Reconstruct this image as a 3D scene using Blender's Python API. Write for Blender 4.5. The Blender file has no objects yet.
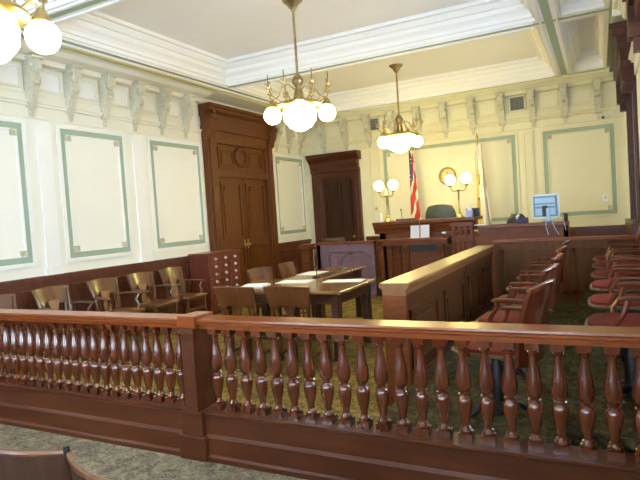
import bpy, bmesh, math, random
from math import sin, cos, pi, radians
from mathutils import Vector, Matrix
random.seed(7)
S = bpy.context.scene
COL = S.collection

# ---------------------------------------------------------------- camera, world, light, exposure
YAW, PITCH, ROLL, FPX = radians(-27.2406), radians(-2.3949), radians(-3.7696), 548.33
CAM = Vector((0, 0, 1.55))
fw = Vector((sin(YAW)*cos(PITCH), cos(YAW)*cos(PITCH), sin(PITCH)))
rt = Vector((cos(YAW), -sin(YAW), 0)); up = rt.cross(fw)
rt2 = cos(ROLL)*rt + sin(ROLL)*up; up2 = -sin(ROLL)*rt + cos(ROLL)*up
cd = bpy.data.cameras.new('camera'); cam = bpy.data.objects.new('camera', cd); COL.objects.link(cam)
m3 = Matrix((rt2, up2, -fw)).transposed()
cam.matrix_world = Matrix.Translation(CAM) @ m3.to_4x4()
cd.sensor_width = 36; cd.lens = FPX/640*36; cd.clip_start = .05; cd.clip_end = 100
S.camera = cam
S.view_settings.view_transform = 'Standard'; S.view_settings.look = 'None'
S.view_settings.gamma = 1; S.view_settings.use_curve_mapping = False
S.view_settings.exposure = 0.0

w = bpy.data.worlds.new('sky'); S.world = w; w.use_nodes = True
wb = w.node_tree.nodes['Background']; wb.inputs[0].default_value = (.72, .84, 1, 1); wb.inputs[1].default_value = 2.0

def area(name, loc, direction, sx, sy, power, color):
    l = bpy.data.lights.new(name, 'AREA'); l.shape = 'RECTANGLE'; l.size = sx; l.size_y = sy
    l.energy = power; l.color = color
    o = bpy.data.objects.new(name, l); COL.objects.link(o); o.location = loc
    o.rotation_euler = Vector(direction).to_track_quat('-Z', 'Z').to_euler()
    return o
DAY = (.70, .84, 1.0)
# daylight standing in each window opening
area('daylight', (.75, 5.1, 2.2), (-1, 0, .25), 1.5, 1.9, 150, DAY)
area('daylight', (.75, 9.1, 2.2), (-1, 0, -.12), 1.5, 1.9, 8, DAY)
area('daylight', (.75, 0.4, 2.2), (-1, .25, .3), 1.5, 1.9, 330, DAY)
area('daylight', (-1.2, -2.85, 2.3), (0, 1, .3), 1.9, 2.4, 210, DAY)
area('daylight', (-4.4, -2.85, 2.3), (0, 1, .3), 1.9, 2.4, 260, DAY)
WARM = (1.0, .80, .32)
GLOBE = 23.0

# ---------------------------------------------------------------- materials
def mat(name, color, rough=.5, metal=0, spec=.5, emis=None, es=0, coat=0):
    m = bpy.data.materials.new(name); m.use_nodes = True
    b = m.node_tree.nodes['Principled BSDF']
    b.inputs['Base Color'].default_value = (*color, 1); b.inputs['Roughness'].default_value = rough
    b.inputs['Metallic'].default_value = metal; b.inputs['Specular IOR Level'].default_value = spec
    b.inputs['Coat Weight'].default_value = coat; b.inputs['Coat Roughness'].default_value = .12
    if emis: b.inputs['Emission Color'].default_value = (*emis, 1); b.inputs['Emission Strength'].default_value = es
    return m
def noisy(name, c1, c2, scale=(6, 6, 6), rough=.5, coat=0, detail=4, lo=.35, hi=.65, bump=0, nscale=1.0, metal=0, spec=.5):
    m = mat(name, c1, rough, metal, spec, coat=coat); nt = m.node_tree; b = nt.nodes['Principled BSDF']
    tc = nt.nodes.new('ShaderNodeTexCoord'); mp = nt.nodes.new('ShaderNodeMapping'); mp.inputs['Scale'].default_value = scale
    no = nt.nodes.new('ShaderNodeTexNoise'); no.inputs['Scale'].default_value = nscale; no.inputs['Detail'].default_value = detail
    cr = nt.nodes.new('ShaderNodeValToRGB')
    cr.color_ramp.elements[0].position = lo; cr.color_ramp.elements[0].color = (*c1, 1)
    cr.color_ramp.elements[1].position = hi; cr.color_ramp.elements[1].color = (*c2, 1)
    nt.links.new(tc.outputs['Object'], mp.inputs[0]); nt.links.new(mp.outputs[0], no.inputs['Vector'])
    nt.links.new(no.outputs['Fac'], cr.inputs[0]); nt.links.new(cr.outputs[0], b.inputs['Base Color'])
    if bump:
        bp = nt.nodes.new('ShaderNodeBump'); bp.inputs['Strength'].default_value = bump; bp.inputs['Distance'].default_value = .01
        nt.links.new(no.outputs['Fac'], bp.inputs['Height']); nt.links.new(bp.outputs[0], b.inputs['Normal'])
    return m
M = {}
M['bar'] = noisy('mahogany', (.055, .013, .004), (.08, .021, .006), (2, 18, 18), .36, coat=.15, spec=.3)
M['barv'] = noisy('mahogany_turned', (.070, .014, .004), (.105, .022, .006), (20, 20, 4), .16, coat=1.0, spec=.5)
M['rail'] = noisy('mahogany_rail', (.17, .036, .006), (.21, .050, .009), (2, 20, 20), .28, coat=.2, spec=.3)
M['raily'] = noisy('mahogany_cap', (.19, .078, .024), (.24, .10, .032), (14, 2, 14), .33, coat=.15, spec=.4)
M['door'] = noisy('door_oak', (.10, .030, .007), (.14, .044, .010), (20, 20, 2), .45, coat=.05, spec=.3)
M['doordark'] = noisy('door_dark', (.03, .012, .006), (.05, .02, .009), (25, 25, 2), .5, spec=.2)
M['bench'] = noisy('bench_wood', (.12, .030, .006), (.18, .050, .010), (4, 18, 18), .42, coat=.06, spec=.25)
M['wains'] = noisy('wainscot_wood', (.09, .026, .014), (.13, .038, .02), (20, 20, 3), .36, coat=.2, spec=.4)
M['part'] = noisy('partition_wood', (.060, .019, .005), (.085, .028, .007), (20, 20, 3), .42, coat=.05, spec=.25)
M['endwall'] = noisy('end_wall_wood', (.095, .034, .008), (.13, .048, .011), (20, 20, 3), .5, spec=.2)
M['oak'] = noisy('chair_oak', (.095, .036, .011), (.14, .058, .018), (16, 16, 3), .3, coat=.5)
M['oakseat'] = noisy('seat_oak', (.17, .075, .025), (.24, .11, .04), (3, 20, 20), .28, coat=.5)
M['oaktable'] = noisy('table_chair_oak', (.085, .026, .008), (.12, .040, .012), (20, 20, 3), .36, coat=.15, spec=.35)
M['witness'] = noisy('witness_wood_sheen', (.16, .09, .11), (.20, .115, .14), (6, 6, 6), .3, coat=.8)  # purple tint is the window's reflected sheen put into the wood colour
M['splat'] = noisy('splat_oak', (.20, .095, .035), (.27, .13, .05), (20, 20, 3), .35, coat=.3)
M['jury'] = noisy('jury_chair_wood', (.11, .020, .008), (.15, .029, .011), (20, 20, 3), .27, coat=.35, spec=.4)
M['juryarm'] = noisy('jury_arm_wood', (.075, .022, .008), (.11, .034, .012), (20, 4, 20), .5, spec=.12)
M['red'] = noisy('red_leather', (.115, .013, .009), (.15, .019, .012), (8, 8, 8), .6, spec=.06)
M['rim'] = noisy('worn_rim', (.10, .078, .038), (.13, .10, .05), (9, 9, 9), .55, spec=.2)
M['table'] = noisy('table_top', (.20, .10, .035), (.27, .14, .05), (3, 20, 20), .22, coat=.6)
M['tableleg'] = noisy('table_leg', (.05, .018, .009), (.08, .028, .013), (20, 20, 3), .38, coat=.2)
M['cabinet'] = noisy('card_cabinet', (.13, .030, .016), (.17, .042, .022), (20, 20, 3), .33, coat=.4)
M['wall'] = noisy('cream_wall', (.86, .855, .77), (.88, .875, .79), (1, 1, 1), .7)
M['lampcastwall'] = noisy('lamp_cast_wall', (.77, .74, .55), (.80, .77, .58), (1, 1, 1), .7)  # back wall copy of the wall paint, warm lamp cast put into its colour
M['lampcasttrim'] = mat('lamp_cast_trim', (.74, .71, .50), .65)  # trim for the back wall, yellowed by the same painted-in lamp cast
M['field'] = noisy('panel_field', (.87, .865, .80), (.89, .885, .82), (1, 1, 1), .65)
M['white'] = mat('white_moulding', (.89, .89, .87), .55)
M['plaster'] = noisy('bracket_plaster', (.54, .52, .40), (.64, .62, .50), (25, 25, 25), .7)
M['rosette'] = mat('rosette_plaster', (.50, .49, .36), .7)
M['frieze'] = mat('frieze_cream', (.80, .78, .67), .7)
M['green'] = mat('sage_green', (.33, .42, .32), .6)
M['ceil'] = noisy('ceiling_plaster', (.86, .86, .89), (.88, .88, .91), (1, 1, 1), .8)
M['ceilwhite'] = mat('ceiling_moulding', (.90, .90, .90), .6)
M['mustardshade'] = mat('mustard_shade_line', (.50, .44, .16), .6)  # yellow shadow line of the crown, painted as a colour
M['brass'] = noisy('brass', (.42, .31, .12), (.60, .46, .2), (20, 20, 20), .3, metal=1)
M['brassdull'] = noisy('aged_brass', (.30, .22, .12), (.42, .32, .18), (20, 20, 20), .35, metal=1)
M['globe'] = mat('lit_opal_glass', (.95, .93, .85), .3, emis=WARM, es=GLOBE)
M['lampglobe'] = mat('lit_lamp_glass', (.95, .93, .85), .3, emis=(1, .82, .28), es=GLOBE*3.2)
M['black'] = mat('black_plastic', (.012, .012, .014), .4)
M['iron'] = mat('dark_iron', (.03, .028, .03), .4, .6)
M['leather'] = noisy('black_leather', (.025, .035, .032), (.04, .052, .048), (10, 10, 10), .38)
M['paper'] = mat('paper', (.74, .76, .80), .7)
M['knob'] = mat('silver_pull', (.75, .76, .78), .25, .6)
M['blue'] = mat('window_blue_plastic', (.16, .33, .52), .35)  # blue of the monitor shell is reflected window light put into the colour
M['bluelight'] = mat('pale_window_blue_plastic', (.45, .66, .88), .35)  # paler tone of the same painted-in window light
M['bezel'] = mat('white_plastic', (.86, .92, .98), .35)
M['tissue'] = mat('tissue_box_blue', (.40, .50, .75), .6)
M['gold'] = noisy('gold_relief', (.38, .26, .10), (.52, .38, .17), (30, 30, 30), .4, metal=.5)
M['flagred'] = mat('flag_red', (.50, .03, .03), .7); M['flagwhite'] = mat('flag_white', (.82, .78, .68), .7)
M['flagblue'] = mat('flag_blue', (.03, .04, .14), .7); M['flaggold'] = mat('flag_gold', (.72, .48, .08), .6)
M['vent'] = mat('vent_grey', (.22, .22, .18), .5, .3)
M['glass'] = mat('window_glass', (.9, .95, 1), .05)
_n = M['glass'].node_tree; _b = _n.nodes['Principled BSDF']; _b.inputs['Transmission Weight'].default_value = 1; _b.inputs['IOR'].default_value = 1.02
def carpet(name, stops, sc):
    m = mat(name, stops[0][1], .95, spec=.1); nt = m.node_tree; b = nt.nodes['Principled BSDF']
    tc = nt.nodes.new('ShaderNodeTexCoord')
    n1 = nt.nodes.new('ShaderNodeTexNoise'); n1.inputs['Scale'].default_value = sc; n1.inputs['Detail'].default_value = 3; n1.inputs['Distortion'].default_value = 1.6
    n2 = nt.nodes.new('ShaderNodeTexNoise'); n2.inputs['Scale'].default_value = sc*7; n2.inputs['Detail'].default_value = 3
    mx = nt.nodes.new('ShaderNodeMath'); mx.operation = 'MULTIPLY_ADD'; mx.inputs[1].default_value = .5
    ad = nt.nodes.new('ShaderNodeMath'); ad.operation = 'MULTIPLY'; ad.inputs[1].default_value = .5
    cr = nt.nodes.new('ShaderNodeValToRGB'); e = cr.color_ramp.elements
    e[0].position, e[0].color = stops[0][0], (*stops[0][1], 1); e[1].position, e[1].color = stops[-1][0], (*stops[-1][1], 1)
    for p, c in stops[1:-1]:
        q = e.new(p); q.color = (*c, 1)
    nt.links.new(tc.outputs['Object'], n1.inputs['Vector']); nt.links.new(tc.outputs['Object'], n2.inputs['Vector'])
    nt.links.new(n2.outputs['Fac'], ad.inputs[0]); nt.links.new(n1.outputs['Fac'], mx.inputs[0]); nt.links.new(ad.outputs[0], mx.inputs[2])
    nt.links.new(mx.outputs[0], cr.inputs[0]); nt.links.new(cr.outputs[0], b.inputs['Base Color'])
    return m
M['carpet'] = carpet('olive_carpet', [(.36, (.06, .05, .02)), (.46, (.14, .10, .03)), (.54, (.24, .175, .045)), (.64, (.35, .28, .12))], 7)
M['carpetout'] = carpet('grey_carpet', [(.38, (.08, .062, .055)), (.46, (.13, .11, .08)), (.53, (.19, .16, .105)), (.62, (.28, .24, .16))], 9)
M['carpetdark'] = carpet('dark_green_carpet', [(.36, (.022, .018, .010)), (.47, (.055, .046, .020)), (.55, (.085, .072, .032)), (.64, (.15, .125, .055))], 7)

# ---------------------------------------------------------------- mesh helpers
def V(*a): return Vector(a)
class MB:
    def __init__(s): s.v = []; s.f = []; s.mi = []; s.m = 0; s.sm = []
    def add(s, vs, fs, smooth=False):
        o = len(s.v); s.v += [tuple(v) for v in vs]
        for f in fs: s.f.append([i+o for i in f]); s.mi.append(s.m); s.sm.append(smooth)
        return s
    def box(s, x0, x1, y0, y1, z0, z1):
        x0, x1 = sorted((x0, x1)); y0, y1 = sorted((y0, y1)); z0, z1 = sorted((z0, z1))
        return s.add([(x0,y0,z0),(x1,y0,z0),(x1,y1,z0),(x0,y1,z0),(x0,y0,z1),(x1,y0,z1),(x1,y1,z1),(x0,y1,z1)],
              [(0,3,2,1),(4,5,6,7),(0,1,5,4),(1,2,6,5),(2,3,7,6),(3,0,4,7)])
    def extr(s, prof, o, u, v, L):
        o, u, v, L = map(Vector, (o, u, v, L)); n = len(prof)
        a = [o+u*p+v*q for p, q in prof]
        return s.add(a+[p+L for p in a], [tuple(range(n))[::-1], tuple(range(n, 2*n))]+[(i,(i+1)%n,(i+1)%n+n,i+n) for i in range(n)])
    def lathe(s, prof, c=(0,0,0), seg=16, ax='z'):
        vs = []; fs = []; c = Vector(c); n = len(prof)
        for r, z in prof:
            for k in range(seg):
                a = 2*pi*k/seg
                p = (r*cos(a), r*sin(a), z) if ax == 'z' else ((z, r*cos(a), r*sin(a)) if ax == 'x' else (r*cos(a), z, r*sin(a)))
                vs.append(c+Vector(p))
        for i in range(n-1):
            for k in range(seg):
                k2 = (k+1) % seg; fs.append((i*seg+k, i*seg+k2, (i+1)*seg+k2, (i+1)*seg+k))
        fs.append(tuple(range(seg))[::-1]); fs.append(tuple((n-1)*seg+k for k in range(seg)))
        return s.add(vs, fs, True)
    def sphere(s, c, r, seg=18, rings=12, sz=1):
        return s.lathe([(r*sin(pi*i/rings)+1e-4, -r*sz*cos(pi*i/rings)) for i in range(rings+1)], c, seg)
    def tube(s, pts, r, seg=8, flat=1.0):
        pts = [Vector(p) for p in pts]; n = len(pts); rs = r if isinstance(r, (list, tuple)) else [r]*n
        vs = []; fs = []; pu = None
        for i, p in enumerate(pts):
            t = (pts[min(i+1, n-1)]-pts[max(i-1, 0)]).normalized()
            if pu is None: pu = t.orthogonal().normalized() if abs(t.z) > .9 else t.cross(V(0,0,1)).normalized()
            a = (pu-t*pu.dot(t)).normalized(); b = t.cross(a); pu = a
            for k in range(seg):
                q = 2*pi*k/seg; vs.append(p+a*cos(q)*rs[i]+b*sin(q)*rs[i]*flat)
        for i in range(n-1):
            for k in range(seg):
                k2 = (k+1) % seg; fs.append((i*seg+k, i*seg+k2, (i+1)*seg+k2, (i+1)*seg+k))
        fs.append(tuple(range(seg))[::-1]); fs.append(tuple((n-1)*seg+k for k in range(seg)))
        return s.add(vs, fs, True)
    def bar(s, p, q, w, d=None):      # square bar
        d = d or w; p = Vector(p); q = Vector(q); t = (q-p).normalized()
        a = V(1,0,0) if abs(t.x) < .9 else V(0,1,0); a = (a-t*a.dot(t)).normalized(); b = t.cross(a)
        vs = [x+a*i*w/2+b*j*d/2 for x in (p, q) for i, j in ((-1,-1),(1,-1),(1,1),(-1,1))]
        return s.add(vs, [(0,3,2,1),(4,5,6,7),(0,1,5,4),(1,2,6,5),(2,3,7,6),(3,0,4,7)])
    def sheet(s, fn, nu, nv, th, smooth=True):   # thick curved sheet: fn(u,v)->(point, normal)
        a = []; b = []
        for j in range(nv+1):
            for i in range(nu+1):
                p, n = fn(i/nu, j/nv); p = Vector(p); n = Vector(n).normalized(); a.append(p+n*th/2); b.append(p-n*th/2)
        W = nu+1; o = len(a); fs = []
        for j in range(nv):
            for i in range(nu):
                q = j*W+i; fs.append((q, q+1, q+W+1, q+W)); fs.append((q+o, q+W+o, q+W+1+o, q+1+o))
        for i in range(nu):
            fs.append((i, i+o, i+1+o, i+1)); q = nv*W+i; fs.append((q, q+1, q+1+o, q+o))
        for j in range(nv):
            q = j*W; fs.append((q, q+W, q+W+o, q+o)); q = j*W+nu; fs.append((q, q+o, q+W+o, q+W))
        return s.add(a+b, fs, smooth)
    def ring(s, x0, x1, y0, y1, prof):    # mitred sweep round a rectangle; prof = (inset, z)
        vs = []; fs = []
        for d, z in prof: vs += [(x0+d,y0+d,z),(x1-d,y0+d,z),(x1-d,y1-d,z),(x0+d,y1-d,z)]
        for i in range(len(prof)-1):
            for k in range(4): k2 = (k+1) % 4; fs.append((i*4+k, i*4+k2, i*4+4+k2, i*4+4+k))
        return s.add(vs, fs)
    def use(s, i): s.m = i; return s
    def xf(s, mtx):
        s.v = [tuple(mtx @ Vector(v)) for v in s.v]; return s
    def build(s, name, m, parent=None, bevel=0):
        me = bpy.data.meshes.new(name); me.from_pydata(s.v, [], s.f)
        for x in (m if isinstance(m, (list, tuple)) else [m]): me.materials.append(M[x] if isinstance(x, str) else x)
        for p, i, q in zip(me.polygons, s.mi, s.sm): p.material_index = i; p.use_smooth = q
        bm = bmesh.new(); bm.from_mesh(me); bmesh.ops.recalc_face_normals(bm, faces=bm.faces); bm.to_mesh(me); bm.free()
        if any(s.sm):
            try: me.set_sharp_from_angle(angle=radians(42))
            except Exception: pass
        o = bpy.data.objects.new(name, me); COL.objects.link(o)
        if parent: o.parent = parent
        if bevel:
            b = o.modifiers.new('bevel', 'BEVEL'); b.width = bevel; b.segments = 2; b.limit_method = 'ANGLE'; b.angle_limit = radians(50)
        return o
def tag(o, label=None, cat=None, group=None, kind=None):
    if label: o['label'] = label
    if cat: o['category'] = cat
    if group: o['group'] = group
    if kind: o['kind'] = kind
    return o
def thing(name, label, cat, loc=(0,0,0), rz=0, group=None):
    o = bpy.data.objects.new(name, None); COL.objects.link(o); o.location = loc; o.rotation_euler = (0,0,rz)
    o.empty_display_size = .1
    return tag(o, label, cat, group)
KIDS = {}
def copy_tree(o, loc=None, rz=None, label=None, group=None):
    def rec(a, par):
        c = a.copy(); COL.objects.link(c)
        if par: c.parent = par; c.matrix_parent_inverse = a.matrix_parent_inverse.copy()
        for ch in [x for x in ALL if x.parent == a]: rec(ch, c)
        return c
    ALL = list(COL.objects)
    r = rec(o, None)
    if loc is not None: r.location = loc
    if rz is not None: r.rotation_euler = (0,0,rz)
    if label: r['label'] = label
    if group: r['group'] = group
    return r
def struct(o): o['kind'] = 'structure'; return o
ORD = ['first','second','third','fourth','fifth','sixth','seventh','eighth','ninth','tenth']

# ---------------------------------------------------------------- room shell
XL, XR, YB, YF = -6.4, .46, 11.85, -2.6
ZC, ZB, WZ = 4.25, 3.91, 1.03
b = MB(); b.use(0).box(XL-.2, XR+.2, 2.95, YB+.2, -.1, 0); b.use(1).box(XL-.2, XR+.2, YF-.2, 2.95, -.1, 0)
struct(b.build('floor', ['carpet', 'carpetout']))
ceiling = struct(MB().box(XL-.2, XR+.2, YF-.2, YB+.2, ZC, ZC+.1).build('ceiling', 'ceil'))
wall_left = struct(MB().box(XL-.2, XL, YF-.2, YB+.2, 0, ZC).build('wall_left', 'wall'))
wall_back = struct(MB().box(XL, XR, YB, YB+.2, 0, ZC).build('wall_back', 'lampcastwall'))
def wall_with_openings(name, axis, p0, p1, a0, a1, ops):
    b = MB()
    def bx(u0, u1, z0, z1):
        if axis == 'x': b.box(p0, p1, u0, u1, z0, z1)
        else: b.box(u0, u1, p0, p1, z0, z1)
    cur = a0
    for u0, u1, z0, z1 in sorted(ops):
        bx(cur, u0, 0, ZC); bx(u0, u1, 0, z0); bx(u0, u1, z1, ZC); cur = u1
    bx(cur, a1, 0, ZC)
    return struct(b.build(name, 'wall'))
wall_right = wall_with_openings('wall_right', 'x', XR, XR+.2, YF-.2, YB+.2, [(4.35,5.85,1.2,3.15),(8.35,9.85,1.2,3.15),(-.35,1.15,1.2,3.15)])
wall_front = wall_with_openings('wall_front', 'y', YF-.2, YF, XL, XR, [(-2.15,-.25,1.1,3.5),(-5.35,-3.45,1.1,3.5)])
def window(n, axis, p, u0, u1, z0=1.2, z1=3.15):
    b = MB()
    def bx(m, a0, a1, c0, c1, d0, d1):
        if axis == 'x': m.box(p+d0, p+d1, a0, a1, c0, c1)
        else: m.box(a0, a1, p-d1, p-d0, c0, c1)
    for a0, a1, c0, c1 in ((u0,u0+.07,z0,z1),(u1-.07,u1,z0,z1),(u0,u1,z0,z0+.07),(u0,u1,z1-.07,z1),(u0,u1,(z0+z1)/2-.03,(z0+z1)/2+.03)):
        bx(b, a0, a1, c0, c1, .06, .12)
    o = struct(b.build('window_%d' % n, 'bar'))
    b = MB()
    for a0, a1, c0, c1 in ((u0,u0+.012,z0,z1),(u1-.012,u1,z0,z1),(u0,u1,z0,z0+.012),(u0,u1,z1-.012,z1)): bx(b, a0, a1, c0, c1, -.01, .2)
    b.build('window_lining', 'bar', o)
    g = MB(); bx(g, u0+.07, u1-.07, z0+.07, z1-.07, .085, .095); g.build('pane', 'glass', o)
    # carved wooden surround on the room side
    s = MB(); sg = -1 if axis == 'x' else -1
    def rx(a0, a1, c0, c1, d):
        if axis == 'x': s.box(p, p-d, a0, a1, c0, c1)
        else: s.box(a0, a1, p, p+d, c0, c1)
    rx(u0-.28, u0, WZ-.1, z1+.05, .03); rx(u1, u1+.28, WZ-.1, z1+.05, .03)
    rx(u0-.22, u0-.06, WZ, z1+.05, .045); rx(u1+.06, u1+.22, WZ, z1+.05, .045)
    rx(u0-.30, u1+.30, WZ-.05, z0, .12); rx(u0-.28, u1+.28, z1, z1+.15, .12)
    s.build('window_surround', 'bar', o)
    s = MB()
    rx(u0-.30, u1+.30, z1+0.15, z1+0.27, .17); rx(u0-.32, u1+.32, z1+0.27, z1+0.43, .20); rx(u0-.35, u1+.35, z1+0.43, z1+0.53, .25); rx(u0-.37, u1+.37, z1+0.53, z1+0.59, .28)
    for a in (u0-.26, u1+.08): rx(a, a+.18, z1+-0.13, z1+0.15, .17); rx(a+.02, a+.16, z1+-0.25, z1+-0.13, .13)
    s.build('window_hood', 'bar', o)
    return o
window(1, 'x', XR, 4.35, 5.85); window(2, 'x', XR, 8.35, 9.85); window(3, 'x', XR, -.35, 1.15)
window(4, 'y', YF, -2.15, -.25, 1.1, 3.5); window(5, 'y', YF, -5.35, -3.45, 1.1, 3.5)

# --- local frames on the walls: (u along wall, z, d out of wall)
def LW(u, z, d): return V(XL+d, u, z)
def BW(u, z, d): return V(u, YB-d, z)
def RW(u, z, d): return V(XR-d, u, z)
def wbox(b, W, u0, u1, z0, z1, d0, d1):
    vs = [W(u, z, d) for d in (d0, d1) for u, z in ((u0,z0),(u1,z0),(u1,z1),(u0,z1))]
    return b.add(vs, [(0,3,2,1),(4,5,6,7),(0,1,5,4),(1,2,6,5),(2,3,7,6),(3,0,4,7)])
def wring(b, W, u0, u1, z0, z1, w, d0, d1):
    wbox(b, W, u0, u0+w, z0, z1, d0, d1); wbox(b, W, u1-w, u1, z0, z1, d0, d1)
    wbox(b, W, u0+w, u1-w, z0, z0+w, d0, d1); wbox(b, W, u0+w, u1-w, z1-w, z1, d0, d1)
def wall_panel(W, par, u0, u1, z0=1.215, z1=2.96, field='field', trim='white'):
    f = MB(); wbox(f, W, u0, u1, z0, z1, 0, .006); f.build('panel_field', field, par)
    g = MB(); wring(g, W, u0, u1, z0, z1, .075, .006, .012); g.build('green_band', 'green', par)
    m = MB(); wring(m, W, u0-.05, u1+.05, z0-.05, z1+.05, .05, 0, .03); wring(m, W, u0+.075, u1-.075, z0+.075, z1-.075, .022, .006, .028)
    m.build('panel_moulding', trim, par)
    for uu in (u0+.115, u1-.115):
        for zz in (z0+.115, z1-.115):
            r = MB(); wring(r, W, uu-.045, uu+.045, zz-.045, zz+.045, .014, .006, .034)
            for k in range(4):
                a = pi/4+k*pi/2; c = W(uu+.02*cos(a), zz+.02*sin(a), .02); r.sphere(c, .016, 8, 5)
            r.sphere(W(uu, zz, .03), .014, 8, 5); r.build('rosette', 'rosette', par)
for u0, u1 in ((-1.9,-.75),(-.15,1.0),(1.6,2.75),(3.3,4.48),(5.02,6.10),(6.66,7.88),(10.47,11.72)): wall_panel(LW, wall_left, u0, u1)
wall_panel(BW, wall_back, -4.34, -1.49, field='lampcastwall', trim='lampcasttrim'); wall_panel(BW, wall_back, -.97, .28, z0=1.25, z1=2.95, field='lampcastwall', trim='lampcasttrim')
def pilaster(W, par, u0, u1, deco=True):
    b = MB(); wbox(b, W, u0, u1, WZ, 3.01, 0, .035); wbox(b, W, u0-.02, u1+.02, WZ, 1.12, 0, .05)
    if deco: wring(b, W, u0+.03, u1-.03, 1.18, 2.95, .018, .035, .05)
    b.build('pilaster', 'white' if not deco else 'lampcasttrim', par)
for u in (-2.2,-.45,1.3,3.0,4.67,6.30): pilaster(LW, wall_left, u, u+.2, False)
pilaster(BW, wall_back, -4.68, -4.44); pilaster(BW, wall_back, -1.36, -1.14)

# --- wainscot
def wainscot(W, name, u0, u1, runs):
    b = MB(); par = None
    for a, c in runs:
        wbox(b, W, a, c, 0, WZ-.06, 0, .03); wbox(b, W, a, c, WZ-.06, WZ, 0, .07); wbox(b, W, a, c, WZ-.10, WZ-.06, 0, .05); wbox(b, W, a, c, 0, .18, 0, .05)
    o = struct(b.build(name, 'wains'))
    for a, c in runs:
        n = max(1, round((c-a)/.75)); s = (c-a)/n
        for k in range(n):
            p = MB(); x0 = a+k*s+.07; x1 = a+(k+1)*s-.07
            wring(p, W, x0, x1, .26, WZ-.16, .035, .03, .05); wbox(p, W, x0+.08, x1-.08, .34, WZ-.24, .03, .042)
            p.build('raised_panel', 'wains', o)
    return o
wainscot(LW, 'baseboard_left', 0, 0, [(YF, 7.96), (10.27, YB)])
wainscot(BW, 'baseboard_back', 0, 0, [(-4.86, XR)])
wainscot(RW, 'baseboard_right', 0, 0, [(YF, 4.0), (6.2, 8.0), (10.2, YB)])

# --- frieze and brackets
def frieze(n, W, u0, u1, dc, us, col='frieze'):
    b = MB()
    prof = [(0,3.04),(.03,3.04),(.03,3.19),(.06,3.20),(.06,3.225),(.085,3.235),(.085,3.26),(.035,3.27),(.035,3.345),(.05,3.345),(.05,3.365),(.03,3.365),(.03,3.72),(.12,3.74),(.14,3.80),(dc*.6,3.83),(dc*.75,3.87),(dc-.02,3.87),(dc,3.89),(dc,ZB+.02),(0,ZB+.02)]
    o0 = W(u0,0,0); o1 = W(u1,0,0); du = W(0,0,1)-W(0,0,0)
    b.extr(prof, o0, du, (0,0,1), o1-o0)
    o = struct(b.build('trim_%d' % n, col))
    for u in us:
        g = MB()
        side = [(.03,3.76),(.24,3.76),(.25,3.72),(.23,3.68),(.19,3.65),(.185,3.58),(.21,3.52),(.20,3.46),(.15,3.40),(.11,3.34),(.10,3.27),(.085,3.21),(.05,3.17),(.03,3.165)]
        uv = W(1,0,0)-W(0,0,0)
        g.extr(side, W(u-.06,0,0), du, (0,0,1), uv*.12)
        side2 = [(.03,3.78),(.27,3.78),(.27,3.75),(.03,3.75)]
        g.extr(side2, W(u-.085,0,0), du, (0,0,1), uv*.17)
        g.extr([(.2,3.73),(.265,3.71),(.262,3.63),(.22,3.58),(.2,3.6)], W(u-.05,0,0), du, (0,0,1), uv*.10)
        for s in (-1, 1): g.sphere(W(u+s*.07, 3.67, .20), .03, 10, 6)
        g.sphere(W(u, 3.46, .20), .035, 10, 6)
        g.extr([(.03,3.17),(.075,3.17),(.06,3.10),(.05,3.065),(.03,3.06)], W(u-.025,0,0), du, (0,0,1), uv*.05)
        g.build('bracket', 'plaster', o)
    us = sorted(us)
    for a, c in zip(us, us[1:]):
        mid = (a+c)/2
        if c-a > .7: continue
        p = MB(); hw = .155; wring(p, W, mid-hw-.03, mid+hw+.03, 3.40, 3.68, .03, .03, .055)
        p.build('frieze_moulding', col, o)
        q = MB(); wbox(q, W, mid-hw, mid+hw, 3.43, 3.65, .03, .04); q.build('frieze_panel', 'white' if col == 'frieze' else 'lampcastwall', o)
    return o
PL = .584
frieze(1, LW, YF, 7.93, .50, [7.53-PL*k for k in range(17)])
frieze(2, LW, 10.3, YB, .50, [10.52, 11.08, 11.58])
frieze(3, BW, XL, XR, .30, [.03-PL*k for k in range(8)]+[.03-PL*8, .03-PL*9, .03-PL*10], 'lampcasttrim')
frieze(4, RW, YF, 7.9, .24, [])
b = MB(); wbox(b, RW, 7.9, YB, 3.80, ZB+.02, 0, .24); wbox(b, LW, 7.93, 10.3, 3.86, ZB+.02, 0, .50); struct(b.build('trim_5', 'frieze'))
for uu, zz, lab in ((-4.51, 3.565, 'wide grey air vent in the frieze above the back door side'), (-1.415, 3.565, 'grey air vent in the frieze above the right-hand pilaster')):
    v = thing('air_vent', lab, 'vent', (uu, YB-.06, zz), 0, 'frieze vents')
    f = MB(); f.box(-.15, -.13, -.02, .025, -.15, .15).box(.13, .15, -.02, .025, -.15, .15).box(-.15, .15, -.02, .025, .13, .15).box(-.15, .15, -.02, .025, -.15, -.13).build('frame', 'frieze', v)
    MB().box(-.13, .13, 0, .025, -.13, .13).build('backing', 'black', v)
    g = MB()
    for k in range(8): g.box(-.13, .13, -.016, 0, -.12+k*.033, -.104+k*.033)
    for k in range(1, 3): g.box(-.13+k*.087-.004, -.13+k*.087+.004, -.018, 0, -.13, .13)
    g.build('grille', 'vent', v)

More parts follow.
